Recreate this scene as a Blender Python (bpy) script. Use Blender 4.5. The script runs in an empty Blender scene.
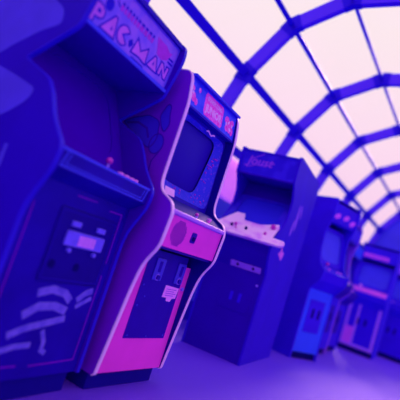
import bpy, bmesh, math, random
from mathutils import Vector, Matrix

C = bpy.context.scene.collection
S = bpy.context.scene
PI = math.pi
random.seed(7)

# ------------------------------------------------------------------ camera
CAM = Vector((-1.79545, -1.40526, 0.80377))
YAW, PITCH, ROLL, FPX = 0.563805, 0.112279, 0.316432, 451.424
cd = bpy.data.cameras.new('camera')
cam = bpy.data.objects.new('camera', cd)
C.objects.link(cam)
F = Vector((math.cos(YAW) * math.cos(PITCH), math.sin(YAW) * math.cos(PITCH), math.sin(PITCH)))
Rt = F.cross(Vector((0, 0, 1))).normalized()
Up = Rt.cross(F)
r_ = Rt * math.cos(ROLL) + Up * math.sin(ROLL)
u_ = -Rt * math.sin(ROLL) + Up * math.cos(ROLL)
mw = Matrix((r_, u_, -F)).transposed().to_4x4()
mw.translation = CAM
cam.matrix_world = mw
cd.sensor_fit = 'HORIZONTAL'
cd.sensor_width = 36.0
cd.lens = FPX / 400 * 36.0
cd.clip_end = 500
cd.dof.use_dof = True
cd.dof.focus_distance = 2.75
cd.dof.aperture_fstop = 0.95
S.camera = cam

# ------------------------------------------------------------------ colour management
S.view_settings.view_transform = 'Standard'
S.view_settings.look = 'None'
S.view_settings.exposure = 0.0
S.view_settings.gamma = 1.0
S.view_settings.use_curve_mapping = False

# ------------------------------------------------------------------ sky
SKY_BACK = (0.84, 0.55, 0.88)
world = bpy.data.worlds.new('sky')
S.world = world
world.use_nodes = True
wn, wl = world.node_tree.nodes, world.node_tree.links
wn.clear()
wo = wn.new('ShaderNodeOutputWorld')
bg = wn.new('ShaderNodeBackground')
tc = wn.new('ShaderNodeTexCoord')
sx = wn.new('ShaderNodeSeparateXYZ')
ramp = wn.new('ShaderNodeValToRGB')       # by height: ground, horizon, upper sky
glow = wn.new('ShaderNodeValToRGB')       # by direction: bright half ahead, blue dusk half behind
dot = wn.new('ShaderNodeVectorMath')
dot.operation = 'DOT_PRODUCT'
gd = Vector((0.82, 0.45, 0.42)).normalized()
dot.inputs[1].default_value = gd
mp = wn.new('ShaderNodeMapRange')
mp.inputs['From Min'].default_value = -1.0
mp.inputs['From Max'].default_value = 1.0
mp2 = wn.new('ShaderNodeMapRange')
mp2.inputs['From Min'].default_value = -1.0
mp2.inputs['From Max'].default_value = 1.0
wl.new(tc.outputs['Generated'], sx.inputs[0])
wl.new(tc.outputs['Generated'], dot.inputs[0])
wl.new(sx.outputs['Z'], mp.inputs['Value'])
wl.new(dot.outputs['Value'], mp2.inputs['Value'])
wl.new(mp.outputs['Result'], ramp.inputs[0])
wl.new(mp2.outputs['Result'], glow.inputs[0])
def ramp_set(r, stops):
    e = r.color_ramp.elements
    e[0].position, e[0].color = stops[0][0], (*stops[0][1], 1)
    e[1].position, e[1].color = stops[-1][0], (*stops[-1][1], 1)
    for p, c in stops[1:-1]:
        e.new(p).color = (*c, 1)
ramp_set(ramp, [(0.0, (0.10, 0.03, 0.80)), (0.47, (0.15, 0.05, 0.9)), (0.53, (0.95, 0.60, 0.86)), (0.66, (1.0, 0.74, 0.87)), (0.76, (1.0, 0.84, 0.86)), (1.0, (1.0, 0.86, 0.87))])
ramp_set(glow, [(0.0, SKY_BACK), (0.55, SKY_BACK), (0.84, (1.0, 1.0, 1.0)), (1.0, (1.0, 1.0, 1.0))])
mul = wn.new('ShaderNodeVectorMath')
mul.operation = 'MULTIPLY'
wl.new(ramp.outputs[0], mul.inputs[0])
wl.new(glow.outputs[0], mul.inputs[1])
wl.new(mul.outputs[0], bg.inputs['Color'])
bg.inputs['Strength'].default_value = 1.02
wl.new(bg.outputs[0], wo.inputs[0])

# low violet evening sun coming down the hall from the far end
sd = bpy.data.lights.new('sun', 'SUN')
sd.energy = 5.2
sd.color = (1.0, 0.55, 0.65)
sd.angle = math.radians(20)
so = bpy.data.objects.new('sun', sd)
C.objects.link(so)
so.rotation_euler = Vector((-0.95, -0.18, -0.5)).to_track_quat('-Z', 'Y').to_euler()

# added broad blue fill from behind the camera, lifts cabinet fronts and left sides
sd2 = bpy.data.lights.new('blue_fill', 'SUN')
sd2.energy = 1.0
sd2.color = (0.34, 0.26, 1.0)
sd2.angle = math.radians(150)
so2 = bpy.data.objects.new('blue_fill', sd2)
C.objects.link(so2)
so2.rotation_euler = Vector((0.5, 0.6, -0.6)).to_track_quat('-Z', 'Y').to_euler()

# ------------------------------------------------------------------ materials
def lin(v):
    v /= 255.0
    return v / 12.92 if v <= 0.04045 else ((v + 0.055) / 1.055) ** 2.4

def mat(name, rgb, rough=0.5, var=0.08, scale=9.0, gain=1.0, spec=0.06, bump=0.0, metal=0.0):
    m = bpy.data.materials.new(name)
    m.use_nodes = True
    n, l = m.node_tree.nodes, m.node_tree.links
    b = n['Principled BSDF']
    base = [min(lin(c) * gain, 0.97) for c in rgb]
    t = n.new('ShaderNodeTexCoord')
    z = n.new('ShaderNodeTexNoise')
    z.inputs['Scale'].default_value = scale
    z.inputs['Detail'].default_value = 5
    l.new(t.outputs['Object'], z.inputs['Vector'])
    r = n.new('ShaderNodeValToRGB')
    r.color_ramp.elements[0].position = 0.3
    r.color_ramp.elements[1].position = 0.7
    r.color_ramp.elements[0].color = (*[c * (1 - var) for c in base], 1)
    r.color_ramp.elements[1].color = (*[min(c * (1 + var), 1) for c in base], 1)
    l.new(z.outputs['Fac'], r.inputs[0])
    l.new(r.outputs[0], b.inputs['Base Color'])
    b.inputs['Roughness'].default_value = rough
    b.inputs['Specular IOR Level'].default_value = spec
    b.inputs['Metallic'].default_value = metal
    if bump:
        bp = n.new('ShaderNodeBump')
        bp.inputs['Strength'].default_value = bump
        bp.inputs['Distance'].default_value = 0.004
        z2 = n.new('ShaderNodeTexNoise')
        z2.inputs['Scale'].default_value = scale * 12
        l.new(t.outputs['Object'], z2.inputs['Vector'])
        l.new(z2.outputs['Fac'], bp.inputs['Height'])
        l.new(bp.outputs[0], b.inputs['Normal'])
    return m

def speckle(name, a, b_, scale, rough=0.6, gain=1.0, lo=0.45, hi=0.6, spec=0.06, bump=0.0):
    m = mat(name, a, rough, 0.0, scale, gain, spec, bump)
    r = [x for x in m.node_tree.nodes if x.type == 'VALTORGB'][0]
    r.color_ramp.elements[0].position = lo
    r.color_ramp.elements[1].position = hi
    r.color_ramp.elements[0].color = (*[min(lin(c) * gain, .97) for c in a], 1)
    r.color_ramp.elements[1].color = (*[min(lin(c) * gain, .97) for c in b_], 1)
    return m

M = {}
M['near_side'] = mat('deep blue painted side', (46, 0, 178), 0.45, 0.06, 4, 1.0)
M['near_pale'] = mat('pale blue side paint', (88, 76, 214), 0.45, 0.08, 6, 1.0)
M['near_front'] = mat('dark violet painted front', (32, 0, 160), 0.45, 0.15, 5, 1.0)
M['near_dark'] = mat('near black blue', (20, 0, 140), 0.6, 0.05, 5, 1.0, 0.08)
M['near_door'] = mat('dark blue steel', (26, 0, 138), 0.4, 0.1, 8, 1.0)
M['near_line'] = mat('light blue line paint', (72, 78, 240), 0.4, 0.05, 8, 1.0)
M['near_mold'] = mat('blue edge strip', (50, 28, 206), 0.35, 0.04, 8, 1.0)
M['rose_line'] = mat('rose line paint', (128, 12, 190), 0.5, 0.1, 12, 1.0)
M['marq1'] = speckle('violet marquee face', (128, 104, 240), (164, 118, 240), 14, 0.3, 1.0, 0.4, 0.6)
M['marq1_ink'] = mat('dark blue lettering outline', (42, 16, 205), 0.4, 0.05, 9)
M['marq1_fill'] = mat('orchid lettering fill', (206, 118, 232), 0.4, 0.08, 25)
M['orchid'] = mat('orchid print', (190, 60, 215), 0.4, 0.1, 30)
M['ball'] = mat('magenta ball', (210, 40, 190), 0.3, 0.03, 9, 1.0, 0.5)
M['button'] = mat('pink button plastic', (238, 130, 225), 0.3, 0.03, 9, 1.2, 0.5)
M['coin_light'] = mat('light coin entry', (104, 92, 228), 0.4, 0.1, 20, 1.2)
M['coin_label'] = mat('orchid label', (200, 130, 232), 0.5, 0.1, 40, 1.2)
M['hole'] = mat('dark hole', (12, 0, 100), 0.7, 0.02, 9, 1.0, 0.05)
M['pale_stroke'] = speckle('scuffed pale paint stroke', (92, 78, 210), (120, 104, 222), 22, 0.6, 1.0, 0.35, 0.6)

M['pink_front'] = mat('pink magenta laminate', (222, 62, 190), 0.5, 0.06, 5, 1.3)
M['pink_side'] = mat('purple side laminate', (128, 26, 212), 0.45, 0.08, 3, 1.0)
M['pink_mold'] = mat('pinkish white edge strip', (252, 215, 250), 0.4, 0.03, 9, 1.0)
M['bezel'] = mat('dark indigo bezel', (40, 4, 185), 0.3, 0.05, 6)
M['bezel_art'] = speckle('blue speckled bezel art', (58, 66, 228), (104, 80, 232), 60, 0.3, 1.0, 0.55, 0.62)
M['tube'] = mat('dark indigo screen glass', (38, 2, 172), 0.5, 0.02, 2, 1.0, 0.1)
M['steel2'] = mat('dark indigo steel', (44, 2, 165), 0.4, 0.08, 9, 1.0)
M['lip'] = mat('lilac panel edge', (186, 128, 240), 0.3, 0.04, 9, 1.0)
M['slot'] = mat('steel blue coin slot', (64, 52, 212), 0.3, 0.1, 20, 1.0, 0.4)
M['paper'] = mat('pink paper notice', (232, 150, 232), 0.7, 0.06, 60, 1.2)
M['screw'] = mat('lilac steel screw', (150, 110, 240), 0.3, 0.03, 9, 1.2, 0.5)
M['grille'] = mat('violet speaker hole', (60, 2, 160), 0.6, 0.02, 9)
M['marq2'] = speckle('bright blue marquee face', (44, 66, 232), (70, 84, 240), 20, 0.3, 1.1, 0.4, 0.6)
M['hotpink'] = speckle('hot pink print', (250, 50, 205), (252, 120, 225), 60, 0.4, 1.1, 0.4, 0.65)
M['palepink'] = mat('pale pink print', (252, 200, 248), 0.4, 0.05, 30, 1.0)
M['art_blue'] = mat('blue side print', (70, 44, 220), 0.45, 0.06, 15)
M['art_line'] = mat('dark side print outline', (70, 4, 180), 0.45, 0.04, 15)

M['c3_front'] = mat('dark indigo front', (52, 0, 174), 0.5, 0.06, 4)
M['c3_side'] = mat('blue violet side', (54, 10, 204), 0.6, 0.06, 4, 1.0)
M['c3_marq'] = speckle('indigo marquee face', (50, 26, 208), (64, 40, 220), 9, 0.4, 1.0)
M['c3_deck'] = speckle('pink white printed control deck', (252, 222, 250), (226, 150, 244), 7, 0.5, 1.0, 0.5, 0.65)
M['c3_screen'] = mat('slate blue screen glass', (48, 44, 214), 0.15, 0.05, 3, 1.1, 0.4)
M['c3_script'] = mat('orchid script paint', (176, 84, 226), 0.5, 0.05, 20)
M['c3_art'] = mat('violet side art', (150, 90, 232), 0.5, 0.1, 20)
M['c3_artpink'] = mat('rose side art', (236, 120, 228), 0.5, 0.1, 20)

M['c4_front'] = mat('bright blue front', (52, 84, 236), 0.5, 0.06, 4, 1.15)
M['c4_side'] = mat('deep violet side', (58, 16, 216), 0.5, 0.06, 4, 1.1)
M['c4_screen'] = mat('hazy blue screen glass', (72, 76, 226), 0.5, 0.06, 4, 1.1)
M['c5_frame'] = mat('lilac painted frame', (176, 112, 238), 0.5, 0.06, 8, 1.2)
M['c5_pink'] = mat('orchid sign', (214, 96, 224), 0.5, 0.06, 8, 1.2)
M['c5_body'] = mat('indigo far cabinet', (62, 32, 222), 0.5, 0.06, 4, 1.1)
M['plum_side'] = mat('plum side', (142, 70, 232), 0.5, 0.06, 4, 1.15)

M['frame'] = mat('painted violet steel', (98, 66, 226), 0.45, 0.05, 3, 1.15)
M['frame_dark'] = mat('painted blue steel', (50, 24, 208), 0.45, 0.05, 3, 1.1)
M['floor'] = speckle('speckled violet carpet', (82, 34, 230), (130, 66, 240), 170, 0.62, 1.0, 0.35, 0.7, 0.5, 0.6)
M['recess'] = mat('deep blue with ambient lift', (66, 0, 180), 0.8, 0.03, 5, 1.0, 0.0)  # colour raised to stand in for blue ambient light inside the near cabinet
M['wall'] = mat('hazy blue plaster', (84, 88, 228), 0.8, 0.12, 1.2, 1.1)
M['sill'] = mat('blue low sill', (50, 20, 205), 0.6, 0.05, 3)
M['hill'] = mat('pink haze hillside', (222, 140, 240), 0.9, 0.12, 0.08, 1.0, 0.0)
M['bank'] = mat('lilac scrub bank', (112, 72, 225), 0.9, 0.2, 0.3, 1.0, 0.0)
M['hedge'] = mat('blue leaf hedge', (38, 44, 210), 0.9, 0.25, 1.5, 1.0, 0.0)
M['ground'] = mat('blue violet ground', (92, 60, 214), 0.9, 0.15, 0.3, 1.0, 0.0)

g = bpy.data.materials.new('pale roof glass')
g.use_nodes = True
gn, gl = g.node_tree.nodes, g.node_tree.links
gn.clear()
go = gn.new('ShaderNodeOutputMaterial')
gm = gn.new('ShaderNodeMixShader')
gt = gn.new('ShaderNodeBsdfTransparent')
gt.inputs[0].default_value = (1.0, 0.985, 1.0, 1)
gg = gn.new('ShaderNodeBsdfGlossy')
gg.inputs['Roughness'].default_value = 0.05
gm.inputs[0].default_value = 0.04
gl.new(gt.outputs[0], gm.inputs[1])
gl.new(gg.outputs[0], gm.inputs[2])
gl.new(gm.outputs[0], go.inputs[0])
M['glass'] = g

# ------------------------------------------------------------------ mesh helpers
class MB:
    def __init__(s):
        s.v, s.f = [], []
    def add(s, vs, fs):
        o = len(s.v)
        s.v += [tuple(v) for v in vs]
        s.f += [tuple(o + i for i in f) for f in fs]
        return s
    def box(s, a, b):
        x0, y0, z0 = a
        x1, y1, z1 = b
        return s.add([(x0, y0, z0), (x1, y0, z0), (x1, y1, z0), (x0, y1, z0), (x0, y0, z1), (x1, y0, z1), (x1, y1, z1), (x0, y1, z1)],
                     [(0, 3, 2, 1), (4, 5, 6, 7), (0, 1, 5, 4), (1, 2, 6, 5), (2, 3, 7, 6), (3, 0, 4, 7)])
    def prism(s, poly, x0, x1):
        n = len(poly)
        vs = [(x0, y, z) for y, z in poly] + [(x1, y, z) for y, z in poly]
        fs = [tuple(range(n)), tuple(range(2 * n - 1, n - 1, -1))]
        fs += [(i, (i + 1) % n, n + (i + 1) % n, n + i) for i in range(n)]
        return s.add(vs, fs)
    def slab(s, poly, fr, t, lift=0.0):
        o, u, v, n = fr
        a = [o + u * p[0] + v * p[1] + n * lift for p in poly]
        b = [q + n * t for q in a]
        k = len(poly)
        fs = [tuple(range(k)), tuple(range(2 * k - 1, k - 1, -1))]
        fs += [(i, (i + 1) % k, k + (i + 1) % k, k + i) for i in range(k)]
        return s.add(a + b, fs)
    def stroke(s, pts, w, fr, t, lift=0.0, closed=True):
        n = len(pts)
        P2 = [Vector((p[0], p[1])) for p in pts]
        A, B = [], []
        for i in range(n):
            d1 = (P2[i] - P2[i - 1]) if (closed or i > 0) else (P2[1] - P2[0])
            d2 = (P2[(i + 1) % n] - P2[i]) if (closed or i < n - 1) else (P2[-1] - P2[-2])
            d1 = d1.normalized() if d1.length else d2.normalized()
            d2 = d2.normalized() if d2.length else d1
            nn = Vector((-(d1 + d2).y, (d1 + d2).x))
            nn = nn.normalized() if nn.length > 1e-6 else Vector((-d1.y, d1.x))
            k = 1 / max(0.45, nn.dot(Vector((-d1.y, d1.x))))
            A.append(P2[i] + nn * w * .5 * k)
            B.append(P2[i] - nn * w * .5 * k)
        o, u, v, nv = fr
        for i in range(n if closed else n - 1):
            j = (i + 1) % n
            q = [A[i], A[j], B[j], B[i]]
            s.slab([(p.x, p.y) for p in q], fr, t, lift)
        return s
    def cyl(s, p0, p1, r0, r1=None, n=16):
        r1 = r0 if r1 is None else r1
        p0, p1 = Vector(p0), Vector(p1)
        d = (p1 - p0).normalized()
        a = d.orthogonal().normalized()
        b = d.cross(a)
        vs = [p0 + (a * math.cos(2 * PI * i / n) + b * math.sin(2 * PI * i / n)) * r0 for i in range(n)]
        vs += [p1 + (a * math.cos(2 * PI * i / n) + b * math.sin(2 * PI * i / n)) * r1 for i in range(n)]
        fs = [tuple(range(n - 1, -1, -1)), tuple(range(n, 2 * n))] + [(i, (i + 1) % n, n + (i + 1) % n, n + i) for i in range(n)]
        return s.add(vs, fs)
    def ball(s, c, r, n=14, m=9, sz=1.0):
        vs = []
        for j in range(m + 1):
            th = PI * j / m
            for i in range(n):
                vs.append((c[0] + r * math.sin(th) * math.cos(2 * PI * i / n), c[1] + r * math.sin(th) * math.sin(2 * PI * i / n), c[2] + r * sz * math.cos(th)))
        fs = [(j * n + i, j * n + (i + 1) % n, (j + 1) * n + (i + 1) % n, (j + 1) * n + i) for j in range(m) for i in range(n)]
        return s.add(vs, fs)
    def beam(s, p0, p1, up, w, h):
        p0, p1 = Vector(p0), Vector(p1)
        d = (p1 - p0).normalized()
        up = Vector(up)
        sd_ = d.cross(up).normalized()
        up = sd_.cross(d).normalized()
        vs = []
        for p in (p0, p1):
            for a, b in ((-1, -1), (1, -1), (1, 1), (-1, 1)):
                vs.append(p + sd_ * a * w / 2 + up * b * h / 2)
        return s.add(vs, [(0, 3, 2, 1), (4, 5, 6, 7), (0, 1, 5, 4), (1, 2, 6, 5), (2, 3, 7, 6), (3, 0, 4, 7)])
    def build(s, name, m, parent=None, bevel=0.0, smooth=False, label=None):
        me = bpy.data.meshes.new(name)
        me.from_pydata(s.v, [], s.f)
        bm = bmesh.new()
        bm.from_mesh(me)
        if smooth:
            bmesh.ops.remove_doubles(bm, verts=bm.verts, dist=1e-5)
        bmesh.ops.recalc_face_normals(bm, faces=bm.faces)
        if smooth:
            for f in bm.faces:
                f.smooth = True
        bm.to_mesh(me)
        bm.free()
        me.materials.append(m)
        o = bpy.data.objects.new(name, me)
        C.objects.link(o)
        if parent is not None:
            o.parent = parent
        if bevel:
            b = o.modifiers.new('bevel', 'BEVEL')
            b.width = bevel
            b.segments = 2
            b.limit_method = 'ANGLE'
            b.angle_limit = math.radians(40)
        if label:
            o['label'] = label
        return o

def frame(p, q):
    """panel frame on a cabinet: from (y,z) p at the bottom to (y,z) q at the top; x runs right; outward is -y."""
    o = Vector((0, p[0], p[1]))
    v = Vector((0, q[0] - p[0], q[1] - p[1])).normalized()
    u = Vector((1, 0, 0))
    n = u.cross(v)
    return (o, u, v, n)

def flen(p, q):
    return math.hypot(q[0] - p[0], q[1] - p[1])

def fillet(pts, seg=5):
    out = []
    n = len(pts)
    for i, p in enumerate(pts):
        r = p[2] if len(p) > 2 else 0
        P = Vector((p[0], p[1]))
        if r <= 0:
            out.append((P.x, P.y))
            continue
        A = Vector(pts[i - 1][:2])
        B = Vector(pts[(i + 1) % n][:2])
        a = P + (A - P).normalized() * min(r, (A - P).length * .48)
        b = P + (B - P).normalized() * min(r, (B - P).length * .48)
        for k in range(seg + 1):
            t = k / seg
            q = a * (1 - t) ** 2 + P * 2 * t * (1 - t) + b * t * t
            out.append((q.x, q.y))
    return out

def rect(x0, z0, x1, z1, r=0.0):
    if r <= 0:
        return [(x0, z0), (x1, z0), (x1, z1), (x0, z1)]
    return fillet([(x0, z0, r), (x1, z0, r), (x1, z1, r), (x0, z1, r)])

def ell(cx, cz, rx, rz, n=20, rot=0.0, a0=0.0, a1=2 * PI, closed=True):
    out = []
    k = n if closed else n + 1
    for i in range(k):
        a = a0 + (a1 - a0) * i / n
        x, z = rx * math.cos(a), rz * math.sin(a)
        out.append((cx + x * math.cos(rot) - z * math.sin(rot), cz + x * math.sin(rot) + z * math.cos(rot)))
    return out

def ring(outer_hw, outer_hh, inner_hw, inner_hh, r, cx, cz, fr, t, lift, mb):
    """rectangular plate with a rounded rectangular opening"""
    n = 64
    o, u, v, nn = fr
    def pt(hw, hh, a, p):
        c, s_ = math.cos(a), math.sin(a)
        k = (abs(c / hw) ** p + abs(s_ / hh) ** p) ** (-1 / p)
        return (cx + c * k, cz + s_ * k)
    ang = [2 * PI * i / n for i in range(n)]
    ca = math.atan2(outer_hh, outer_hw)
    O2 = []
    for a in ang:
        c, s_ = math.cos(a), math.sin(a)
        k = min(outer_hw / max(abs(c), 1e-9), outer_hh / max(abs(s_), 1e-9))
        O2.append((cx + c * k, cz + s_ * k))
    I2 = [pt(inner_hw, inner_hh, a, r) for a in ang]
    vs = []
    for lv in (lift, lift + t):
        vs += [o + u * p[0] + v * p[1] + nn * lv for p in O2]
        vs += [o + u * p[0] + v * p[1] + nn * lv for p in I2]
    fs = []
    for i in range(n):
        j = (i + 1) % n
        fs.append((2 * n + i, 2 * n + j, 3 * n + j, 3 * n + i))
        fs.append((i, n + i, n + j, j))
        fs.append((n + i, 3 * n + i, 3 * n + j, n + j))
        fs.append((i, j, 2 * n + j, 2 * n + i))
    mb.add(vs, fs)
    return I2

def thing(name, label, cat, loc=(0, 0, 0), rz=0.0, group=None):
    o = bpy.data.objects.new(name, None)
    C.objects.link(o)
    o.empty_display_size = 0.1
    o.location = loc
    o.rotation_euler = (0, 0, rz)
    o['label'] = label
    o['category'] = cat
    if group:
        o['group'] = group
    return o

def struct(o):
    o['kind'] = 'structure'
    return o

def text(body, name, fr, cx, cz, w, h, t, lift, m, parent, shear=0.0, bold=0.0):
    cu = bpy.data.curves.new('lettering', 'FONT')
    cu.body = body
    cu.extrude = 0.5
    cu.shear = shear
    cu.offset = bold
    cu.resolution_u = 3
    tmp = bpy.data.objects.new('lettering', cu)
    C.objects.link(tmp)
    bpy.context.view_layer.update()
    me = bpy.data.meshes.new_from_object(tmp.evaluated_get(bpy.context.evaluated_depsgraph_get()))
    bpy.data.objects.remove(tmp)
    bpy.data.curves.remove(cu)
    xs = [v.co.x for v in me.vertices]
    ys = [v.co.y for v in me.vertices]
    x0, x1, y0, y1 = min(xs), max(xs), min(ys), max(ys)
    o, u, v, n = fr
    for vt in me.vertices:
        a = cx + ((vt.co.x - x0) / (x1 - x0) - .5) * w
        b = cz + ((vt.co.y - y0) / (y1 - y0) - .5) * h
        vt.co = o + u * a + v * b + n * (lift + (vt.co.z + .5) * t)
    me.materials.clear()
    me.materials.append(m)
    ob = bpy.data.objects.new(name, me)
    C.objects.link(ob)
    ob.parent = parent
    return ob

def molding(path, x0, x1, out=0.004):
    """strip following the open front profile path, as wide as the side panel"""
    mb = MB()
    P2 = [Vector(p) for p in path]
    n = len(P2)
    ofs = []
    for i in range(n):
        d = (P2[min(i + 1, n - 1)] - P2[max(i - 1, 0)]).normalized()
        ofs.append(Vector((-d.y, d.x)))
    vs = []
    for i in range(n):
        a = P2[i] + ofs[i] * out
        b = P2[i] - ofs[i] * 0.002
        vs += [(x0 - .001, a.x, a.y), (x1 + .001, a.x, a.y), (x1 + .001, b.x, b.y), (x0 - .001, b.x, b.y)]
    fs = [(0, 1, 2, 3), (4 * n - 4, 4 * n - 1, 4 * n - 2, 4 * n - 3)]
    for i in range(n - 1):
        for k in range(4):
            fs.append((4 * i + k, 4 * i + (k + 1) % 4, 4 * i + 4 + (k + 1) % 4, 4 * i + 4 + k))
    mb.add(vs, fs)
    return mb

def sides(root, w, prof, nfront, m, mm, th=0.019, out=0.004, lining=None):
    """two side panels with an edge strip each; prof starts at the front foot and runs up the front"""
    res = []
    for s in (0, 1):
        x0 = -w / 2 if s == 0 else w / 2 - th
        sp = MB().prism(prof, x0, x0 + th).build('side_panel', m, root)
        molding(prof[:nfront], x0, x0 + th, out).build('edge_strip', mm, sp)
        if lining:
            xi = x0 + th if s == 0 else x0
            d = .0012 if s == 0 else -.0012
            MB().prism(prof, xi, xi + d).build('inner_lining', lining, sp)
        res.append(sp)
    return res

# ================================================================== STRUCTURE: the hall
AX = Vector((math.cos(-0.033), math.sin(-0.033), 0))
AN = Vector((-AX.y, AX.x, 0))
SC = 1.1
NODES = [(2.66, 0.0 - .8 / SC + .8), (2.60, 2.0), (2.39, 2.635), (2.036, 3.147), (1.52, 3.40), (0.35, 3.42), (-0.35, 3.2), (-0.8, 2.7), (-0.95, 2.0), (-0.95, -.8 / SC + .8)]
NODES = [(y * SC, .80377 + (z - .80377) * SC) for y, z in NODES]
NODES[0] = (NODES[0][0], 0.0)
NODES[-1] = (NODES[-1][0], 0.0)
def hall(x, y, z):
    return Vector((CAM.x, CAM.y, 0)) + AX * x + AN * y + Vector((0, 0, z))
X0 = 3.584 * SC
DX = 1.5 * SC
RIBS = list(range(-5, 6))
cen = Vector((0, 1.0, 1.6))

fl = MB()
a, b, c_, d_ = hall(X0 - 5.6 * DX, NODES[0][0] + .1, 0), hall(X0 - 5.6 * DX, NODES[-1][0] - .1, 0), hall(X0 + 5 * DX + .1, NODES[-1][0] - .1, 0), hall(X0 + 5 * DX + .1, NODES[0][0] + .1, 0)
fl.add([a, b, c_, d_] + [p - Vector((0, 0, .1)) for p in (a, b, c_, d_)], [(0, 1, 2, 3), (7, 6, 5, 4), (0, 4, 5, 1), (1, 5, 6, 2), (2, 6, 7, 3), (3, 7, 4, 0)])
struct(fl.build('floor', M['floor']))

t_no = 0
for i in RIBS:
    t_no += 1
    rb = bpy.data.objects.new('trim_%d' % t_no, None)
    mb = MB()
    gs = MB()
    for k in range(len(NODES) - 1):
        p0 = hall(X0 + i * DX, *NODES[k])
        p1 = hall(X0 + i * DX, *NODES[k + 1])
        ctr = hall(X0 + i * DX, cen.y, cen.z)
        up = (p0 + p1) / 2 - ctr
        mb.beam(p0, p1, up, .075, .15)
        if k:
            e = (hall(X0 + i * DX, *NODES[k + 1]) - p0).normalized() * .1
            f = (hall(X0 + i * DX, *NODES[k - 1]) - p0).normalized() * .1
            gs.beam(p0 + f, p0, p0 - ctr, .086, .162)
            gs.beam(p0, p0 + e, p0 - ctr, .086, .162)
    o = struct(mb.build('trim_%d' % t_no, M['frame']))
    gs.build('gusset_plate', M['frame_dark'], o)
for k in range(1, len(NODES) - 1):
    t_no += 1
    w = {1: .10, 2: .095, 3: .05, 4: .034}.get(k, .06)
    p0, p1 = hall(X0 + RIBS[0] * DX, *NODES[k]), hall(X0 + RIBS[-1] * DX, *NODES[k])
    up = (p0 - hall(X0 + RIBS[0] * DX, cen.y, cen.z))
    struct(MB().beam(p0, p1, up, w, w * .9).build('trim_%d' % t_no, M['frame_dark']))
for i in RIBS[:-1]:
    mb = MB()
    for k in range(len(NODES) - 1):
        ctr = hall(X0 + i * DX, cen.y, cen.z)
        q = []
        for (ii, kk) in ((i, k), (i + 1, k), (i + 1, k + 1), (i, k + 1)):
            n2 = NODES[kk]
            dv = Vector((n2[0] - cen.y, n2[1] - cen.z)).normalized() * .055
            q.append(hall(X0 + ii * DX, n2[0] + dv.x, max(n2[1] + dv.y, .06)))
        mb.add(q, [(0, 1, 2, 3)])
    struct(mb.build('window_%d' % (i + 6), M['glass']))
for side, ny in (('left', NODES[0][0]), ('right', NODES[-1][0])):
    p0, p1 = hall(X0 + RIBS[0] * DX, ny, .12), hall(X0 + RIBS[-1] * DX, ny, .12)
    struct(MB().beam(p0, p1, (0, 0, 1), .12, .24).build('baseboard_' + side, M['sill']))
# knee wall under the glass on the cabinets' side
p0, p1 = hall(X0 + RIBS[0] * DX, NODES[0][0] - .02, .88), hall(X0 + RIBS[-1] * DX, NODES[0][0] - .02, .88)
struct(MB().beam(p0, p1, (0, 0, 1), .06, 1.28).build('wall_left', M['wall']))
# far end wall closing the vault
we = MB()
pl = [hall(X0 + 5 * DX + .04, y, z) for y, z in NODES]
pl2 = [p + AX * .1 for p in pl]
n = len(pl)
we.add(pl + pl2, [tuple(range(n)), tuple(range(2 * n - 1, n - 1, -1))] + [(i, (i + 1) % n, n + (i + 1) % n, n + i) for i in range(n)])
struct(we.build('wall_far', M['wall']))

# ------------------------------------------------------------------ outside: ground, hedge, bank, hill
gr = MB()
gr.add([(-60, -60, -.14), (120, -60, -.14), (120, 160, -.14), (-60, 160, -.14)], [(0, 1, 2, 3)])
struct(gr.build('ground', M['ground']))
def ridge(name, y0, depth, h, m, x0, x1, n, rough, seed, base=-.14):
    rnd = random.Random(seed)
    ph = [rnd.uniform(0, 6) for _ in range(6)]
    mb = MB()
    rows = 9
    vs = []
    for j in range(rows):
        t = j / (rows - 1)
        for i in range(n + 1):
            x = x0 + (x1 - x0) * i / n
            hh = h * (1 + .10 * math.sin(x / h * .35 + ph[0]) + .05 * math.sin(x / h * 1.1 + ph[1])) + rough * rnd.uniform(-1, 1)
            z = base + hh * math.sin(PI * min(max(t, 0), 1)) ** .7
            if j in (0, rows - 1):
                z = base
            vs.append((x + rough * rnd.uniform(-.5, .5), y0 + depth * t + rough * rnd.uniform(-1, 1), z))
    fs = [(j * (n + 1) + i, j * (n + 1) + i + 1, (j + 1) * (n + 1) + i + 1, (j + 1) * (n + 1) + i) for j in range(rows - 1) for i in range(n)]
    mb.add(vs, fs)
    return mb.build(name, m, smooth=True)
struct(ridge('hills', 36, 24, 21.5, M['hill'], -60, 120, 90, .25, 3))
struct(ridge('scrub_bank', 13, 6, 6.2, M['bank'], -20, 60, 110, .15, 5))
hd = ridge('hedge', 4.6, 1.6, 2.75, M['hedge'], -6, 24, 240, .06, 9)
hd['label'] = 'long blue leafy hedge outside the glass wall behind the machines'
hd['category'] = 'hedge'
hd['kind'] = 'stuff'

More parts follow.
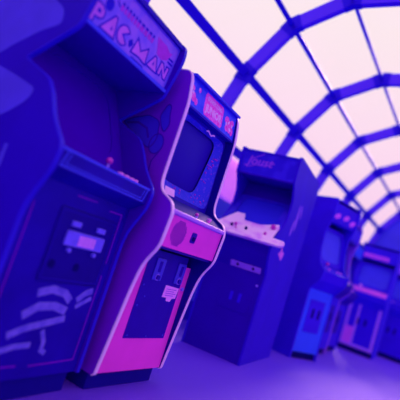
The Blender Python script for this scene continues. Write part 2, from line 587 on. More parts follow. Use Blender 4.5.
# ================================================================== CABINET 1 (nearest, left)
def near_cabinet():
    w = .66
    a = .069
    ctr = Vector((-.738, .051, 0)) + Vector((math.cos(a), math.sin(a), 0)) * w / 2
    root = thing('arcade_cabinet', 'large dark blue arcade machine at the left edge with letters PAC-MAN on its marquee', 'arcade machine', ctr, a, 'arcade machines in a row')
    p = [(-.07, .10), (-.07, .74, .03), (-.085, .81, .04), (-.142, .93, .03), (-.15, 1.02, .03), (-.06, 1.115, .06), (-.015, 1.2, .05), (.035, 1.262, .03), (.205, 1.335, .02), (-.02, 1.49, .03), (-.066, 1.70, .05), (-.058, 1.775, .03), (-.02, 1.788, .02)]
    pf = p + [(.75, 1.785, .04), (.80, 1.70, .02), (.80, .10)]
    prof = fillet(pf)
    nf = len(fillet(pf[:1] + pf[1:])) - len(fillet([(.0, 1.79), (.75, 1.785, .04), (.80, 1.70, .02), (.80, .10)])) + 1
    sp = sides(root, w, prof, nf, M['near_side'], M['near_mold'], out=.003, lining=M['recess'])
    L = sp[0]
    # paint on the outer face of the left side: coordinates are (y,z)
    fo = (Vector((-w / 2, 0, 0)), Vector((0, 1, 0)), Vector((0, 0, 1)), Vector((-1, 0, 0)))
    MB().slab(fillet([(.43, 1.30, .02), (.30, 1.385, .02), (.17, 1.455, .02), (.075, 1.488, .02), (.085, 1.55, .03), (.15, 1.59, .04), (.22, 1.63, .05), (.5, 1.66, .05), (.74, 1.60, .06), (.78, 1.40, .05), (.74, 1.1, .05)]), fo, .0015).build('painted_band', M['near_pale'], L, label='pale blue painted band')
    MB().slab(fillet([(.40, 1.30, .02), (.24, 1.26, .02), (.085, 1.212, .03), (.10, 1.165, .03), (.17, 1.11, .04), (.26, 1.06, .05), (.45, 1.0, .05), (.62, 1.02, .05)]), fo, .0015).build('painted_band', M['near_pale'], L, label='pale blue painted band')
    mb = MB()
    mb.slab(rect(.115, .88, .135, .975), fo, .0015)
    mb.slab(rect(.135, .88, .165, .9), fo, .0015)
    mb.slab(rect(.15, .80, .17, .865), fo, .0015)
    mb.build('painted_stripe', M['near_pale'], L)
    h = w / 2 - .02
    # lower front
    ff = frame((-.057, .10), (-.057, .9))
    MB().box((-h, -.057, .10), (h, -.04, .90)).build('front_panel', M['near_front'], root)
    fp = root.children[-1]
    X = lambda v: v - w / 2
    lines = MB()
    lines.stroke([(X(.50), .86 - .1), (X(.595), .86 - .1), (X(.60), .62 - .1)], .006, ff, .001, 0, False)
    lines.stroke([(X(.27), .875 - .1), (X(.40), .877 - .1)], .006, ff, .001, 0, False)
    lines.stroke([(X(.06), .80 - .1), (X(.06), .30 - .1), (X(.12), .24 - .1)], .006, ff, .001, 0, False)
    lines.stroke([(X(.60), .56 - .1), (X(.60), .16 - .1), (X(.33), .15 - .1)], .006, ff, .001, 0, False)
    lines.stroke([(X(.10), .155 - .1), (X(.26), .155 - .1)], .006, ff, .001, 0, False)
    lines.build('painted_line', M['rose_line'], fp, label='rose painted line')
    ps = MB()
    def brush(pts, wd):
        ps.stroke([(X(x), z - .1) for x, z in pts], wd, ff, .0012, 0, False)
    brush([(.24, .455), (.32, .475), (.40, .462), (.445, .43)], .034)
    brush([(.20, .36), (.27, .40), (.36, .405), (.44, .385)], .036)
    brush([(.16, .28), (.24, .31), (.34, .33), (.45, .352)], .030)
    brush([(.13, .215), (.21, .235), (.30, .24)], .024)
    brush([(.34, .30), (.37, .25), (.37, .215), (.40, .20)], .022)
    brush([(.485, .435), (.53, .47), (.575, .485)], .030)
    brush([(.49, .405), (.54, .43), (.58, .45)], .02)
    ps.build('paint_stroke', M['pale_stroke'], fp, label='scuffed pale painted strokes')
    # coin door
    cdm = MB()
    cdm.slab(rect(X(.20), .405, X(.585), .72, .012), ff, .006)
    door = cdm.build('coin_door', M['near_door'], root, bevel=.003)
    fd = frame((-.063, .10), (-.063, .9))
    MB().slab(rect(X(.27), .565, X(.515), .63, .008), fd, .012).build('coin_entry_plate', M['coin_light'], door, bevel=.002)
    MB().slab(rect(X(.345), .573, X(.455), .618), fd, .0135).build('price_label', M['coin_label'], door)
    for x in (.31, .475):
        MB().slab(rect(X(x) - .03, .648, X(x) + .025, .672, .004), fd, .012).build('coin_slot', M['coin_light'], door, bevel=.002)
        MB().cyl((X(x), -.063, .648), (X(x), -.078, .648), .010).build('return_button', M['coin_light'], door)
    for x in (.22 + .03, .40):
        MB().cyl((X(x), -.063, .58), (X(x), -.066, .58), .018).build('lock', M['hole'], door)
    MB().stroke(rect(X(.215), .418, X(.57), .706, .01), .006, fd, .0015).build('door_edge', M['near_front'], door)
    # underside and apron of the control panel
    MB().prism([(-.057, .90), (-.132, .945), (-.132, .95), (-.04, .95), (-.04, .90)], -h, h).build('panel_underside', M['near_front'], root)
    cp = MB().prism([(-.134, .945), (-.134, 1.018), (.06, 1.045), (.06, .99), (-.10, .945)], -h, h).build('control_panel', M['near_front'], root, bevel=.003)
    fa = frame((-.134, .945), (-.134, 1.018))
    MB().stroke([(-.265, .068), (-.285, .008), (.275, .008), (.295, .068)], .006, fa, .0012, 0, False).build('outline', M['near_line'], cp, label='light blue outline')
    MB().stroke([(-.245, .062), (-.262, .02), (.255, .02), (.272, .062)], .0035, fa, .0012, 0, False).build('outline', M['near_line'], cp)
    MB().box((-h, -.1365, 1.013), (h, -.118, 1.023)).build('panel_lip', M['near_line'], cp)
    j = MB().cyl((X(.355), -.08, 1.02), (X(.355), -.08, 1.055), .006).build('joystick', M['screw'], cp)
    MB().ball((X(.355), -.08, 1.063), .0155).build('ball_top', M['ball'], j, smooth=True)
    for x in (.43, .475, .515, .55):
        MB().cyl((X(x), -.10, 1.02), (X(x), -.10, 1.037), .014).build('button', M['button'], cp, bevel=.002)
    # recess
    fm = frame((.06, 1.045), (.30, 1.50))
    l = flen((.06, 1.045), (.30, 1.50))
    bz = MB()
    ring(h, l / 2, .235, .19, 5, 0, l / 2, fm, .012, 0, bz)
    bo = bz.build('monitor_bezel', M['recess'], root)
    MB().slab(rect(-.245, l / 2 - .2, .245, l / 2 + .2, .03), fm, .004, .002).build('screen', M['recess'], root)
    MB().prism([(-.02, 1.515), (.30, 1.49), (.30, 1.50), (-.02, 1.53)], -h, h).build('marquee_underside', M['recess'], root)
    # marquee
    A, B = (-.012, 1.525), (-.034, 1.762)
    fq = frame(A, B)
    H = flen(A, B)
    mq = MB().slab(rect(-h, 0, h, H), fq, .006, -.006).build('marquee', M['marq1'], root)
    MB().box((-h, -.028, 1.517), (h, .0, 1.533)).build('retainer_strip', M['near_line'], mq)
    MB().box((-h, -.05, 1.755), (h, -.02, 1.775)).build('retainer_strip', M['near_side'], mq)
    MB().stroke(rect(-h + .006, .012, h - .006, H - .014), .004, fq, .0008).build('outline', M['near_line'], mq)
    gl_ = []
    def glyph(pts, x, z, gw, gh, sl=.0):
        q = [(x + px * gw + sl * pz * gh, z + pz * gh) for px, pz in pts]
        gl_.append(q)
    def zb(x):
        return .013 + (x + .30) * .062
    gh = .078
    def gly(pts, x, gw, k=1.0):
        glyph(pts, x, zb(x + gw / 2), gw, gh * k)
    gly([(0, 0), (0, 1), (.7, 1), (1, .8), (1, .5), (.7, .33), (.36, .33), (.36, 0)], -.300, .070, 1.1)
    gly([(0, 0), (.62, 1), (.78, 1), (1, 0)], -.232, .096, 1.1)
    gly([(.5 + .5 * math.cos(t), .5 + .5 * math.sin(t)) for t in [math.radians(38 + i * (284 / 22)) for i in range(23)]] + [(.42, .5)], -.132, .082, 1.08)
    glyph([(0, .35), (.5, 0), (1, .35), (1, .65), (.5, 1), (0, .65)], -.044, .05, .022, .030)
    gly([(0, 0), (.12, 1), (.5, .48), (.88, 1), (1, 0), (.5, .1)], -.014, .118, .95)
    gly([(0, 0), (.42, 1), (.58, 1), (1, 0)], .112, .090, .85)
    gly([(0, 0), (0, 1), (.3, 1), (.68, .5), (.68, 1), (1, 1), (1, 0), (.72, 0), (.32, .5), (.32, 0)], .206, .078, .82)
    fill, ink = MB(), MB()
    for k, q in enumerate(gl_):
        (ink if k == 3 else fill).slab(q, fq, .0014)
        ink.stroke(q, .007, fq, .002)
    for cx in (-.168, .157):
        ink.slab([(cx - .007, zb(cx) + .022), (cx + .007, zb(cx) + .022), (cx, zb(cx) + .042)], fq, .002)
    ink.slab(rect(-.272, zb(-.26) + .048, -.252, zb(-.26) + .064), fq, .002)
    fill.build('letter_fill', M['marq1_fill'], mq)
    ink.build('letter_outline', M['marq1_ink'], mq)
    deco, deco2 = MB(), MB()
    x = -.165
    rnd = random.Random(4)
    while x < .085:
        ww = rnd.uniform(.014, .026)
        deco.slab(fillet([(x, .142, .003), (x + ww, .140, .003), (x + ww, .163, .003), (x, .165, .003)]), fq, .0012)
        deco2.slab(rect(x + .002, .158, x + ww, .178), fq, .0010)
        x += ww + .008
    deco.slab([(.115, .19), (.20, .19), (.235, .175), (.262, .18), (.24, .135), (.20, .115), (.155, .12)], fq, .0012)
    for q in (rect(.25, .128, .295, .138), rect(.235, .146, .29, .156), ell(-.225, .125, .024, .028), rect(.00, .012, .10, .022)):
        MB().slab(q, fq, .001).build('printed_mark', M['marq1_ink'], mq)
    MB().stroke([(-.20, .20), (-.19, .16), (-.17, .15)], .007, fq, .001, 0, False).build('printed_mark', M['marq1_ink'], mq)
    deco.build('printed_dashes', M['orchid'], mq)
    deco2.build('printed_dashes', M['marq1_ink'], mq)
    # closing panels
    MB().box((-h, -.04, 1.765), (h, .78, 1.783)).build('top_panel', M['near_side'], root)
    MB().box((-h, .775, .10), (h, .79, 1.765)).build('back_panel', M['near_side'], root)
    MB().box((-w / 2 + .03, -.03, 0), (w / 2 - .03, .77, .10)).build('base', M['near_dark'], root)
near_cabinet()

# ================================================================== CABINET 2 (pink)
def pink_cabinet():
    w = .60
    root = thing('arcade_cabinet', 'pink fronted arcade machine with pale pink edging and a blue JUNIOR marquee', 'arcade machine', (w / 2, 0, 0), 0, 'arcade machines in a row')
    pf = [(.0, .095, .012), (-.045, .56, .06), (-.065, .675, .05), (-.125, .775, .035), (-.138, .955, .03), (-.115, 1.0, .02), (-.03, 1.045, .03), (-.012, 1.10, .04), (-.014, 1.52, .06), (.012, 1.66, .03), (.035, 1.698, .03), (.10, 1.70)]
    pf_all = [(.012, .088)] + pf + [(.74, 1.70, .03), (.80, 1.64, .02), (.80, .095)]
    prof = fillet(pf_all)
    nf = len(prof) - len(fillet([(.10, 1.70), (.74, 1.70, .03), (.80, 1.64, .02), (.80, .095)])) + 1
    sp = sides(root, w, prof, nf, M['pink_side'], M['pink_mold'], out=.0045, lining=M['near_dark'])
    L = sp[0]
    fo = (Vector((-w / 2, 0, 0)), Vector((0, 1, 0)), Vector((0, 0, 1)), Vector((-1, 0, 0)))
    art = MB()
    shp = [fillet([(.37, 1.37, .02), (.30, 1.40, .02), (.20, 1.425, .02), (.12, 1.40, .03), (.10, 1.30, .03), (.13, 1.24, .03), (.20, 1.27, .02), (.30, 1.33, .02)]),
           ell(.095, 1.275, .045, .055),
           fillet([(.13, 1.43, .02), (.10, 1.50, .02), (.075, 1.49, .015), (.07, 1.44, .02), (.05, 1.39, .02), (.07, 1.34, .02), (.10, 1.37, .02)]),
           ]
    for k_, q in enumerate(shp):
        art.slab(q, fo, .0010 + .0004 * k_)
    art.build('side_print', M['art_blue'], L, label='blue abstract side print')
    ol = MB()
    for q in shp:
        ol.stroke(q, .006, fo, .0024)
    ol.stroke([(.34, 1.365), (.26, 1.375), (.19, 1.35), (.16, 1.30)], .012, fo, .0018, 0, False)
    ol.stroke([(.06, 1.24), (.09, 1.18), (.085, 1.10), (.06, 1.05)], .006, fo, .0016, 0, False)
    ol.build('side_print_outline', M['art_line'], L)
    h = w / 2 - .019
    X = lambda v: v - w / 2
    # lower front panel
    fpn = MB().box((-h, .005, .095), (h, .02, .70)).build('front_panel', M['pink_front'], root)
    ff = frame((.005, .0), (.005, 1.0))
    cdoor = MB().slab(rect(X(.137), .272, X(.518), .755, .006), ff, .004).build('coin_door', M['steel2'], root, bevel=.0015)
    fd = frame((.001, 0), (.001, 1))
    for x0 in (.205, .425):
        cs = MB().slab(rect(X(x0), .595, X(x0 + .085), .715, .006), fd, .008).build('coin_slot', M['slot'], cdoor, bevel=.002)
        MB().slab(rect(X(x0 + .03), .64, X(x0 + .055), .70), fd, .0095).build('slot_opening', M['steel2'], cs)
        MB().cyl((X(x0 + .045), 0, .612), (X(x0 + .045), -.016, .612), .014).build('return_button', M['steel2'], cs)
        MB().slab(ell(X(x0 + .045), .612, .019, .019), fd, .010).build('button_ring', M['screw'], cs)
    MB().slab([(X(.368), .578), (X(.512), .570), (X(.503), .508), (X(.468), .505), (X(.455), .486), (X(.415), .488), (X(.408), .508), (X(.362), .508)], fd, .0015).build('paper_notice', M['paper'], cdoor, label='pink paper notice')
    pn = MB()
    for k in range(4):
        pn.slab(rect(X(.385), .555 - k * .012, X(.49 - .02 * (k % 2)), .559 - k * .012), fd, .002)
    pn.build('notice_print', M['c3_script'], cdoor)
    for x, z in ((.072, .575), (.585, .57)):
        MB().cyl((X(x) if x < .3 else X(.548), .005, z), (X(x) if x < .3 else X(.548), -.006, z), .011).build('bolt', M['screw'], root, smooth=False)
    for x, z in ((.16, .29), (.33, .285), (.495, .29), (.16, .56), (.16, .45), (.20, .50)):
        MB().cyl((X(x), .001, z), (X(x), -.003, z), .005, n=10).build('rivet', M['slot'], cdoor)
    # speaker panel (upper pink panel)
    u0, u1 = (-.118, .782), (-.128, .948)
    sp_ = MB().prism([u0, u1, (-.10, .95), (-.03, .79)], -h, h).build('speaker_panel', M['pink_front'], root)
    fs_ = frame(u0, u1)
    gmb = MB()
    for i in range(-7, 8):
        for j_ in range(-9, 10):
            x, z = i * .0105 + (j_ % 2) * .00525, j_ * .0088
            if (x / .066) ** 2 + (z / .068) ** 2 < 1:
                gmb.slab(ell(X(.138) + x, .084 + z, .0042, .0042, 6), fs_, .0006)
    gmb.build('speaker_grille', M['grille'], sp_, label='violet dotted speaker grille')
    cr = MB().slab(rect(X(.262), .060, X(.312), .118, .012), fs_, .004).build('lock_plate', M['steel2'], sp_, bevel=.001)
    MB().slab(rect(X(.275), .072, X(.30), .094), fs_, .007).build('lock', M['hole'], cr)
    MB().box((-h, -.10, .768), (h, .02, .782)).build('panel_underside', M['steel2'], root)
    # control panel
    cp = MB().prism([(-.13, .948), (-.135, .962), (-.13, .974), (-.02, 1.035), (.03, 1.04), (.03, .95)], -h, h).build('control_panel', M['near_dark'], root)
    MB().prism([(-.132, .948), (-.139, .955), (-.138, .970), (-.128, .976), (-.118, .976), (-.118, .948)], -h, h).build('panel_lip', M['lip'], cp, bevel=.002)
    j = MB().cyl((X(.262), -.115, .975), (X(.262), -.115, .992), .008).build('joystick', M['screw'], cp)
    MB().ball((X(.262), -.115, .995), .011).build('ball_top', M['ball'], j, smooth=True)
    MB().cyl((X(.47), -.075, .995), (X(.47), -.075, 1.012), .015).build('button', M['button'], cp)
    MB().cyl((X(.41), -.105, .98), (X(.41), -.105, .993), .014).build('button', M['hotpink'], cp)
    MB().slab(rect(X(.04), .01, X(.13), .05, .003), frame((-.03, 1.03), (-.01, 1.10)), .002, .001).build('instruction_card', M['palepink'], cp, label='pale pink instruction card')
    # bezel and screen
    def loop(c, p, n=72):
        out = []
        for k in range(n):
            a = 2 * PI * k / n
            cc, ss = math.cos(a), math.sin(a)
            r = (abs(cc) ** p + abs(ss) ** p) ** (-1 / p)
            u, v = (cc * r + 1) / 2, (ss * r + 1) / 2
            c0, c1, c2, c3 = [Vector(q) for q in c]
            out.append(c0 * (1 - u) * (1 - v) + c1 * u * (1 - v) + c2 * u * v + c3 * (1 - u) * v)
        return out
    def loft(A_, B_):
        n = len(A_)
        return MB().add(A_ + B_, [(k, (k + 1) % n, n + (k + 1) % n, n + k) for k in range(n)])
    l_out = loop([(-h, .03, 1.04), (h, .03, 1.04), (h, .045, 1.515), (-h, .045, 1.515)], 60)
    l_mid = loop([(-h + .012, .031, 1.062), (h - .012, .031, 1.062), (h - .012, .044, 1.497), (-h + .012, .044, 1.497)], 14)
    l_in = loop([(-.175, .085, 1.125), (.165, .085, 1.125), (.215, .07, 1.478), (-.205, .07, 1.478)], 7)
    bo = loft(l_out, l_mid).build('monitor_bezel', M['bezel'], root)
    loft(l_mid, l_in).build('bezel_print', M['bezel_art'], bo, smooth=False, label='blue speckled bezel print')
    rnd = random.Random(2)
    for k in range(34):
        q = rnd.randint(-9, 6) if k < 22 else rnd.randint(44, 64)
        p_ = l_mid[q].lerp(l_in[q], rnd.uniform(.2, .9))
        r = rnd.uniform(.003, .007)
        MB().ball((p_.x, p_.y - .0005, p_.z), r, 10, 6).build('bezel_spot', M['orchid'], bo)
    fb = frame((.038, 1.04), (.045, 1.515))
    MB().stroke([(.02 + .02 * k, .447 + .008 * math.sin(k * 1.7)) for k in range(6)], .009, fb, .0022, .008, False).build('bezel_script', M['palepink'], bo, label='pale pink squiggle')
    nx, nz = 12, 10
    vs = []
    for j_ in range(nz + 1):
        for i in range(nx + 1):
            a, b = -1 + 2 * i / nx, -1 + 2 * j_ / nz
            u, v = (a + 1) / 2, (b + 1) / 2
            wd = .185 + .035 * v
            vs.append(Vector((a * wd, .098 - .015 * v - .022 * (1 - a * a) * (1 - b * b), 1.11 + .385 * v)))
    tb = MB().add(vs, [(j_ * (nx + 1) + i, j_ * (nx + 1) + i + 1, (j_ + 1) * (nx + 1) + i + 1, (j_ + 1) * (nx + 1) + i) for j_ in range(nz) for i in range(nx)])
    tb.build('screen', M['tube'], root, smooth=True)
    # marquee
    A, B = (.004, 1.528), (.026, 1.682)
    fq = frame(A, B)
    H = flen(A, B)
    MB().prism([(.0, 1.517), (.13, 1.512), (.13, 1.52), (.0, 1.528)], -h, h).build('marquee_underside', M['bezel'], root)
    mq = MB().slab(rect(-h, 0, h, H), fq, .006, -.006).build('marquee', M['marq2'], root)
    hb = MB().slab([(-.105, .012), (.095, .012), (.108, .03), (.108, H - .028), (.095, H - .012), (-.105, H - .012), (-.118, H - .03), (-.118, .03)], fq, .001).build('title_block', M['hotpink'], mq, label='hot pink title block')
    text('DONKEY KONG', 'lettering', fq, -.005, H - .042, .17, .026, .001, .001, M['palepink'], mq, bold=.02)
    text('JUNIOR', 'lettering', fq, -.005, .052, .195, .060, .0014, .001, M['palepink'], mq, bold=.03)
    bl = MB()
    for (x, z, rx, rz, rt) in ((-.235, .055, .022, .028, .3), (-.205, .04, .016, .02, 0), (-.25, .10, .012, .016, .8), (-.185, .115, .012, .015, 0)):
        bl.slab(ell(x, z, rx, rz, 14, rt), fq, .001)
    bl.build('fruit_print', M['hotpink'], mq)
    bl = MB()
    for (x, z, rx, rz, rt) in ((.165, .095, .028, .022, .3), (.205, .065, .034, .04, .2), (.17, .045, .018, .022, .6), (.235, .10, .022, .018, 0), (.24, .045, .018, .025, 0)):
        bl.slab(ell(x, z, rx, rz, 14, rt), fq, .001)
    bl.build('fruit_print', M['hotpink'], mq)
    for (x, z, rx, rz, rt) in ((.19, .085, .016, .007, .8), (.215, .05, .014, .008, -.5), (.16, .07, .008, .012, 0), (-.19, .118, .006, .008, 0), (-.245, .075, .007, .01, .4), (.235, .08, .008, .012, 0)):
        MB().slab(ell(x, z, rx, rz, 10, rt), fq, .0016).build('print_highlight', M['palepink'], mq)
    MB().box((-h, .0, 1.682), (h, .035, 1.694)).build('retainer_strip', M['bezel_art'], mq)
    MB().box((-h, .03, 1.682), (h, .78, 1.697)).build('top_panel', M['pink_side'], root)
    MB().box((-h, .775, .10), (h, .79, 1.68)).build('back_panel', M['pink_side'], root)
    MB().box((-w / 2 + .02, .045, 0), (w / 2 - .02, .76, .095)).build('base', M['near_dark'], root)
pink_cabinet()

# ================================================================== CABINET 3 (turned, pale control deck)
def turned_cabinet():
    w = .58
    a = math.radians(-84)
    ux = Vector((math.cos(a), math.sin(a), 0))
    ctr = Vector((1.953, .072, 0)) - ux * w / 2
    root = thing('arcade_cabinet', 'indigo arcade machine turned sideways with a pink white control deck and scripted marquee', 'arcade machine', ctr, a, 'arcade machines in a row')
    pf = [(0, .0), (0, .80, .03), (-.09, .95, .03), (-.105, 1.06, .02), (-.10, 1.10, .01), (.03, 1.20, .05), (.16, 1.36, .06), (.16, 1.50, .05), (.07, 1.62, .03), (.015, 1.66, .02), (.0, 1.90, .006), (.04, 1.91), (.3, 1.915), (.98, 1.92, .04), (1.02, 1.84, .02), (1.02, .0)]
    prof = fillet(pf)
    nf = len(fillet(pf[:11]))
    sp = sides(root, w, prof, len(prof) - 10, M['c3_side'], M['c3_side'], out=.002)
    fo = (Vector((w / 2, 0, 0)), Vector((0, 1, 0)), Vector((0, 0, 1)), Vector((1, 0, 0)))
    art, art2 = MB(), MB()
    art.slab(ell(.46, 1.42, .035, .13, 18, .1), fo, .001)
    art.slab(ell(.38, 1.31, .03, .09, 18, -.3), fo, .001)
    art.slab(ell(.55, 1.5, .025, .07, 18, .4), fo, .001)
    art.build('side_print', M['c3_art'], sp[1], label='violet side print')
    art2.slab([(.16, 1.02), (.22, 1.05), (.24, 1.10), (.28, 1.06), (.36, 1.05), (.33, 1.00), (.30, .97), (.24, 1.0)], fo, .001)
    art2.build('side_print', M['c3_artpink'], sp[1], label='rose side print')
    h = w / 2 - .019
    MB().box((-h, .008, .0), (h, .03, .81)).build('front_panel', M['c3_front'], root)
    MB().prism([(.008, .79), (-.08, .95), (-.108, 1.065), (-.08, 1.065), (.03, .81)], -h, h).build('control_front', M['c3_front'], root)
    fr = frame((-.09, .86), (-.112, .955))
    ff = frame((-.0, 0), (-.0, 1))
    fsl = frame((.008, .73), (-.09, .86))
    cdr = MB().slab(rect(-.08, .42, .22, .66, .01), frame((.008, 0), (.008, 1)), .005).build('coin_door', M['c3_front'], root, bevel=.002)
    for x in (.02, .10):
        MB().slab(rect(x, .50, x + .03, .58), frame((.002, 0), (.002, 1)), .003).build('coin_slot', M['c4_side'], cdr)
    MB().cyl((.235, .008, .69), (.235, -.004, .69), .010).build('lock', M['screw'], root)
    pl_ = MB().slab(rect(-.055, -.03, .235, .025, .004), frame((-.012, .825), (-.028, .855)), .006, .003).build('coin_plate', M['lip'], root, label='lilac plate with two dark slots')
    for x in (.015, .165):
        MB().slab(ell(x, .0, .013, .013), frame((-.012, .825), (-.028, .855)), .009, .003).build('slot_opening', M['hole'], pl_)
    # deck: steep, so it shows from below
    d0, d1 = (-.185, 1.055), (.17, 1.335)
    fdk = frame(d0, d1)
    ld = flen(d0, d1)
    dk = MB().slab(fillet([(-h - .019, 0, .02), (h + .13, 0, .05), (h + .13, .085, .04), (h + .02, .095), (h + .0, .10), (h, ld * .62), (h - .02, ld * .72), (.10, ld * .54), (-.06, ld * .56), (-.10, ld * .80), (-.18, ld * .80), (-h, ld * .30)]), fdk, .022, -.008).build('control_deck', M['c3_deck'], root, bevel=.004)
    MB().box((-h, -.135, 1.045), (h, -.108, 1.068)).build('deck_edge', M['c5_frame'], dk)
    for x in (-.12, .02, .2):
        MB().cyl((x, -.10, 1.12), (x, -.112, 1.155), .012).build('button', M['hole'] if x < .1 else M['ball'], dk)
    j = MB().cyl((-.06, -.12, 1.10), (-.072, -.135, 1.15), .006).build('joystick', M['ball'], dk)
    MB().ball((-.074, -.137, 1.155), .016).build('ball_top', M['ball'], j, smooth=True)
    j = MB().cyl((.24, .0, 1.16), (.23, -.02, 1.22), .010).build('joystick', M['ball'], dk)
    MB().ball((.229, -.022, 1.225), .024).build('ball_top', M['ball'], j, smooth=True)
    # monitor
    m0, m1 = (.03, 1.20), (.30, 1.50)
    fm = frame(m0, m1)
    lm = flen(m0, m1)
    mz = MB()
    ring(h, lm / 2, .21, .17, 7, 0, lm / 2, fm, .006, 0, mz)
    mz.build('monitor_bezel', M['c3_marq'], root)
    MB().slab(rect(-.22, lm / 2 - .18, .22, lm / 2 + .18, .02), fm, .004, -.012).build('screen', M['c3_screen'], root)
    MB().prism([(.30, 1.50), (.38, 1.655), (.40, 1.655), (.32, 1.49)], -h, h).build('shroud', M['c3_front'], root)
    MB().box((-h, .03, 1.655), (h, .40, 1.668)).build('marquee_underside', M['c3_front'], root)
    A, B = (.03, 1.665), (.012, 1.88)
    fq = frame(A, B)
    H = flen(A, B)
    mq = MB().slab(rect(-h, 0, h, H), fq, .006, -.006).build('marquee', M['c3_marq'], root)
    text('Joust', 'lettering', fq, -.09, .115, .27, .105, .0012, 0, M['c3_script'], mq, shear=.25, bold=.012)
    MB().stroke([(-.19, .13), (-.12, .17), (-.06, .205)], .007, fq, .0012, 0, False).build('flourish', M['c3_script'], mq)
    MB().stroke([(-.24, .075), (-.2, .06), (-.13, .085), (-.02, .10), (.06, .13)], .006, fq, .0012, 0, False).build('flourish', M['c3_script'], mq)
    MB().box((-h, .0, 1.875), (h, .30, 1.89)).build('top_panel', M['c3_side'], root)
    MB().prism([(.28, 1.89), (.98, 1.90), (1.0, 1.84), (1.0, .0), (.985, .0), (.985, 1.83), (.97, 1.885), (.28, 1.875)], -h, h).build('back_panel', M['c3_side'], root)
turned_cabinet()

# ================================================================== far cabinets
def plain_cabinet(label, loc, rz, w, H, body, side, front, screen, sign, strip=None, door=None, deck=None, depth=.78, knob=False, group='arcade machines in a row'):
    root = thing('arcade_cabinet', label, 'arcade machine', loc, rz, group)
    k = H / 1.8
    pf = [(0, .0), (0, .76 * k, .03), (-.11, .88 * k, .03), (-.135, .99 * k, .02), (-.04, 1.06 * k, .05), (.0, 1.2 * k, .05), (.01, 1.42 * k, .05), (-.04, 1.55 * k, .03), (-.05, 1.77 * k, .03), (-.03, H), (.68 * depth / .78, H), (depth, 1.66 * k), (depth, 0)]
    prof = fillet(pf)
    nf = len(prof) - 3
    sp = sides(root, w, prof, nf, side, strip or side, out=.004)
    h = w / 2 - .019
    MB().box((-h, .006, .08), (h, .03, .80 * k)).build('front_panel', front, root)
    MB().box((-h, .04, 0), (h, .08, .08)).build('base', M['hole'], root)
    MB().prism([(.006, .77 * k), (-.105, .885 * k), (-.125, .975 * k), (-.09, .975 * k), (.03, .79 * k)], -h, h).build('control_front', body, root)
    d0, d1 = (-.125, .98 * k), (.02, 1.06 * k)
    fd = frame(d0, d1)
    dk = MB().slab(rect(-h, 0, h, flen(d0, d1)), fd, .012, -.006).build('control_panel', deck or body, root)
    for x in (-.1, .08, .15):
        MB().cyl((x, -.07, 1.005 * k), (x, -.08, 1.03 * k), .014).build('button', M['button'], dk)
    j = MB().cyl((-.16, -.07, 1.005 * k), (-.165, -.08, 1.06 * k), .007).build('joystick', M['screw'], dk)
    MB().ball((-.165, -.08, 1.07 * k), .03 if knob else .02).build('ball_top', M['paper'] if knob else M['ball'], j, smooth=True)
    m0, m1 = (.0, 1.06 * k), (.09, 1.48 * k)
    fm = frame(m0, m1)
    lm = flen(m0, m1)
    mz = MB()
    ring(h, lm / 2, h - .05, lm / 2 - .05, 6, 0, lm / 2, fm, .006, 0, mz)
    mz.build('monitor_bezel', body, root)
    MB().slab(rect(-h + .04, .04, h - .04, lm - .04, .02), fm, .004, -.01).build('screen', screen, root)
    MB().box((-h, -.02, 1.535 * k), (h, .24, 1.55 * k)).build('marquee_underside', body, root)
    fq = frame((-.025, 1.55 * k), (-.035, 1.755 * k))
    mq = MB().slab(rect(-h, 0, h, .2 * k), fq, .006, -.004).build('marquee', sign, root)
    MB().stroke(rect(-h + .02, .02, h - .02, .18 * k), .008, fq, .003).build('outline', body, mq)
    f0 = frame((.006, 0), (.006, 1))
    cdr = MB().slab(rect(-.16, .30 * k, .14, .66 * k, .01), f0, .006).build('coin_door', door or body, root)
    for x in (-.08, .04):
        MB().slab(rect(x, .46 * k, x + .035, .56 * k), f0, .010).build('coin_slot', M['hole'], cdr)
    MB().box((-h, -.03, H - .02), (h, .66 * depth / .78, H - .005)).build('top_panel', side, root)
    MB().prism([(.66 * depth / .78, H - .005), (depth - .005, 1.66 * k), (depth - .005, .02), (depth - .02, .02), (depth - .02, 1.65 * k), (.65 * depth / .78, H - .02)], -h, h).build('back_panel', side, root)
    return root, mq, h, k

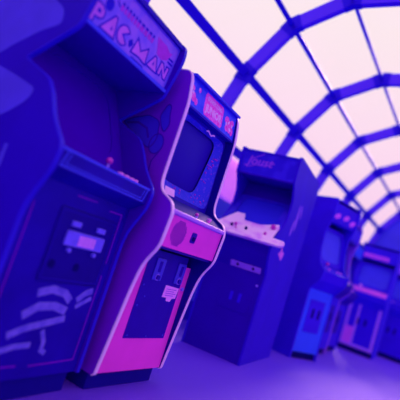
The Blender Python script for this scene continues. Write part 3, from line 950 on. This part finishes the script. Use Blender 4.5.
r4, mq4, h4, k4 = plain_cabinet('bright blue fronted arcade machine with deep violet sides just beyond the sideways indigo one', (3.70, .03, 0), math.radians(-20), .52, 1.93, M['c4_side'], M['c4_side'], M['c4_front'], M['c4_screen'], M['c4_side'], strip=M['c5_body'], door=M['c4_side'])
for px_, pz_ in ((-.16, .07), (.02, .09), (.17, .06)):
    MB().slab(ell(px_, pz_, .06, .03, 14, .4), frame((-.025, 1.66), (-.035, 1.87)), .004, .002).build('sign_blot', M['c5_pink'], mq4)
r5, mq5, h5, k5 = plain_cabinet('blurry arcade machine with plum sides between the bright blue one and the lilac framed one', (4.72, .10, 0), 0, .64, 1.88, M['c3_front'], M['plum_side'], M['c4_side'], M['c4_screen'], M['c5_body'], strip=M['c5_frame'], door=M['c3_front'])
r5b, mqb, hb, kb = plain_cabinet('dark indigo arcade machine with a slim blue sign behind the plum sided one', (5.52, .16, 0), 0, .64, 1.74, M['c3_front'], M['c4_side'], M['c4_side'], M['c4_screen'], M['c4_front'], door=M['c3_front'])

r6, mq6, h6, k6 = plain_cabinet('far arcade machine facing the aisle sideways with a lilac framed coin door and orchid sign', (6.72, .02, 0), math.radians(-87), .62, 1.93, M['c5_body'], M['c5_body'], M['c4_side'], M['c4_screen'], M['c5_body'], deck=M['c5_pink'], door=M['c4_side'], knob=True)
f0 = frame((.006, 0), (.006, 1))
MB().stroke(rect(-.25, .12, .25, .86), .05, f0, .008).build('door_frame', M['c5_frame'], r6, label='lilac painted frame')
MB().slab(rect(-.25, .13, -.10, .42), f0, .010).build('poster', M['c5_pink'], r6, label='orchid poster')
MB().slab(rect(-.11, .12, -.07, .86), f0, .009).build('frame_bar', M['c5_frame'], r6)
MB().slab(rect(-h6 + .03, .02, h6 - .12, .085), frame((-.03, 1.66), (-.037, 1.87)), .006, .003).build('sign_strip', M['c5_pink'], mq6, label='orchid sign strip')

plain_cabinet('distant indigo arcade machine past the lilac framed one at the right edge', (7.95, -.33, 0), math.radians(-85), .66, 1.9, M['c5_body'], M['c5_body'], M['c4_side'], M['c4_screen'], M['c5_frame'], door=M['c4_side'])
plain_cabinet('last arcade machine in the row standing nearest the far end wall', (9.35, -.45, 0), math.radians(-85), .70, 1.95, M['c5_body'], M['plum_side'], M['c5_body'], M['c4_screen'], M['c5_frame'], door=M['c4_side'])
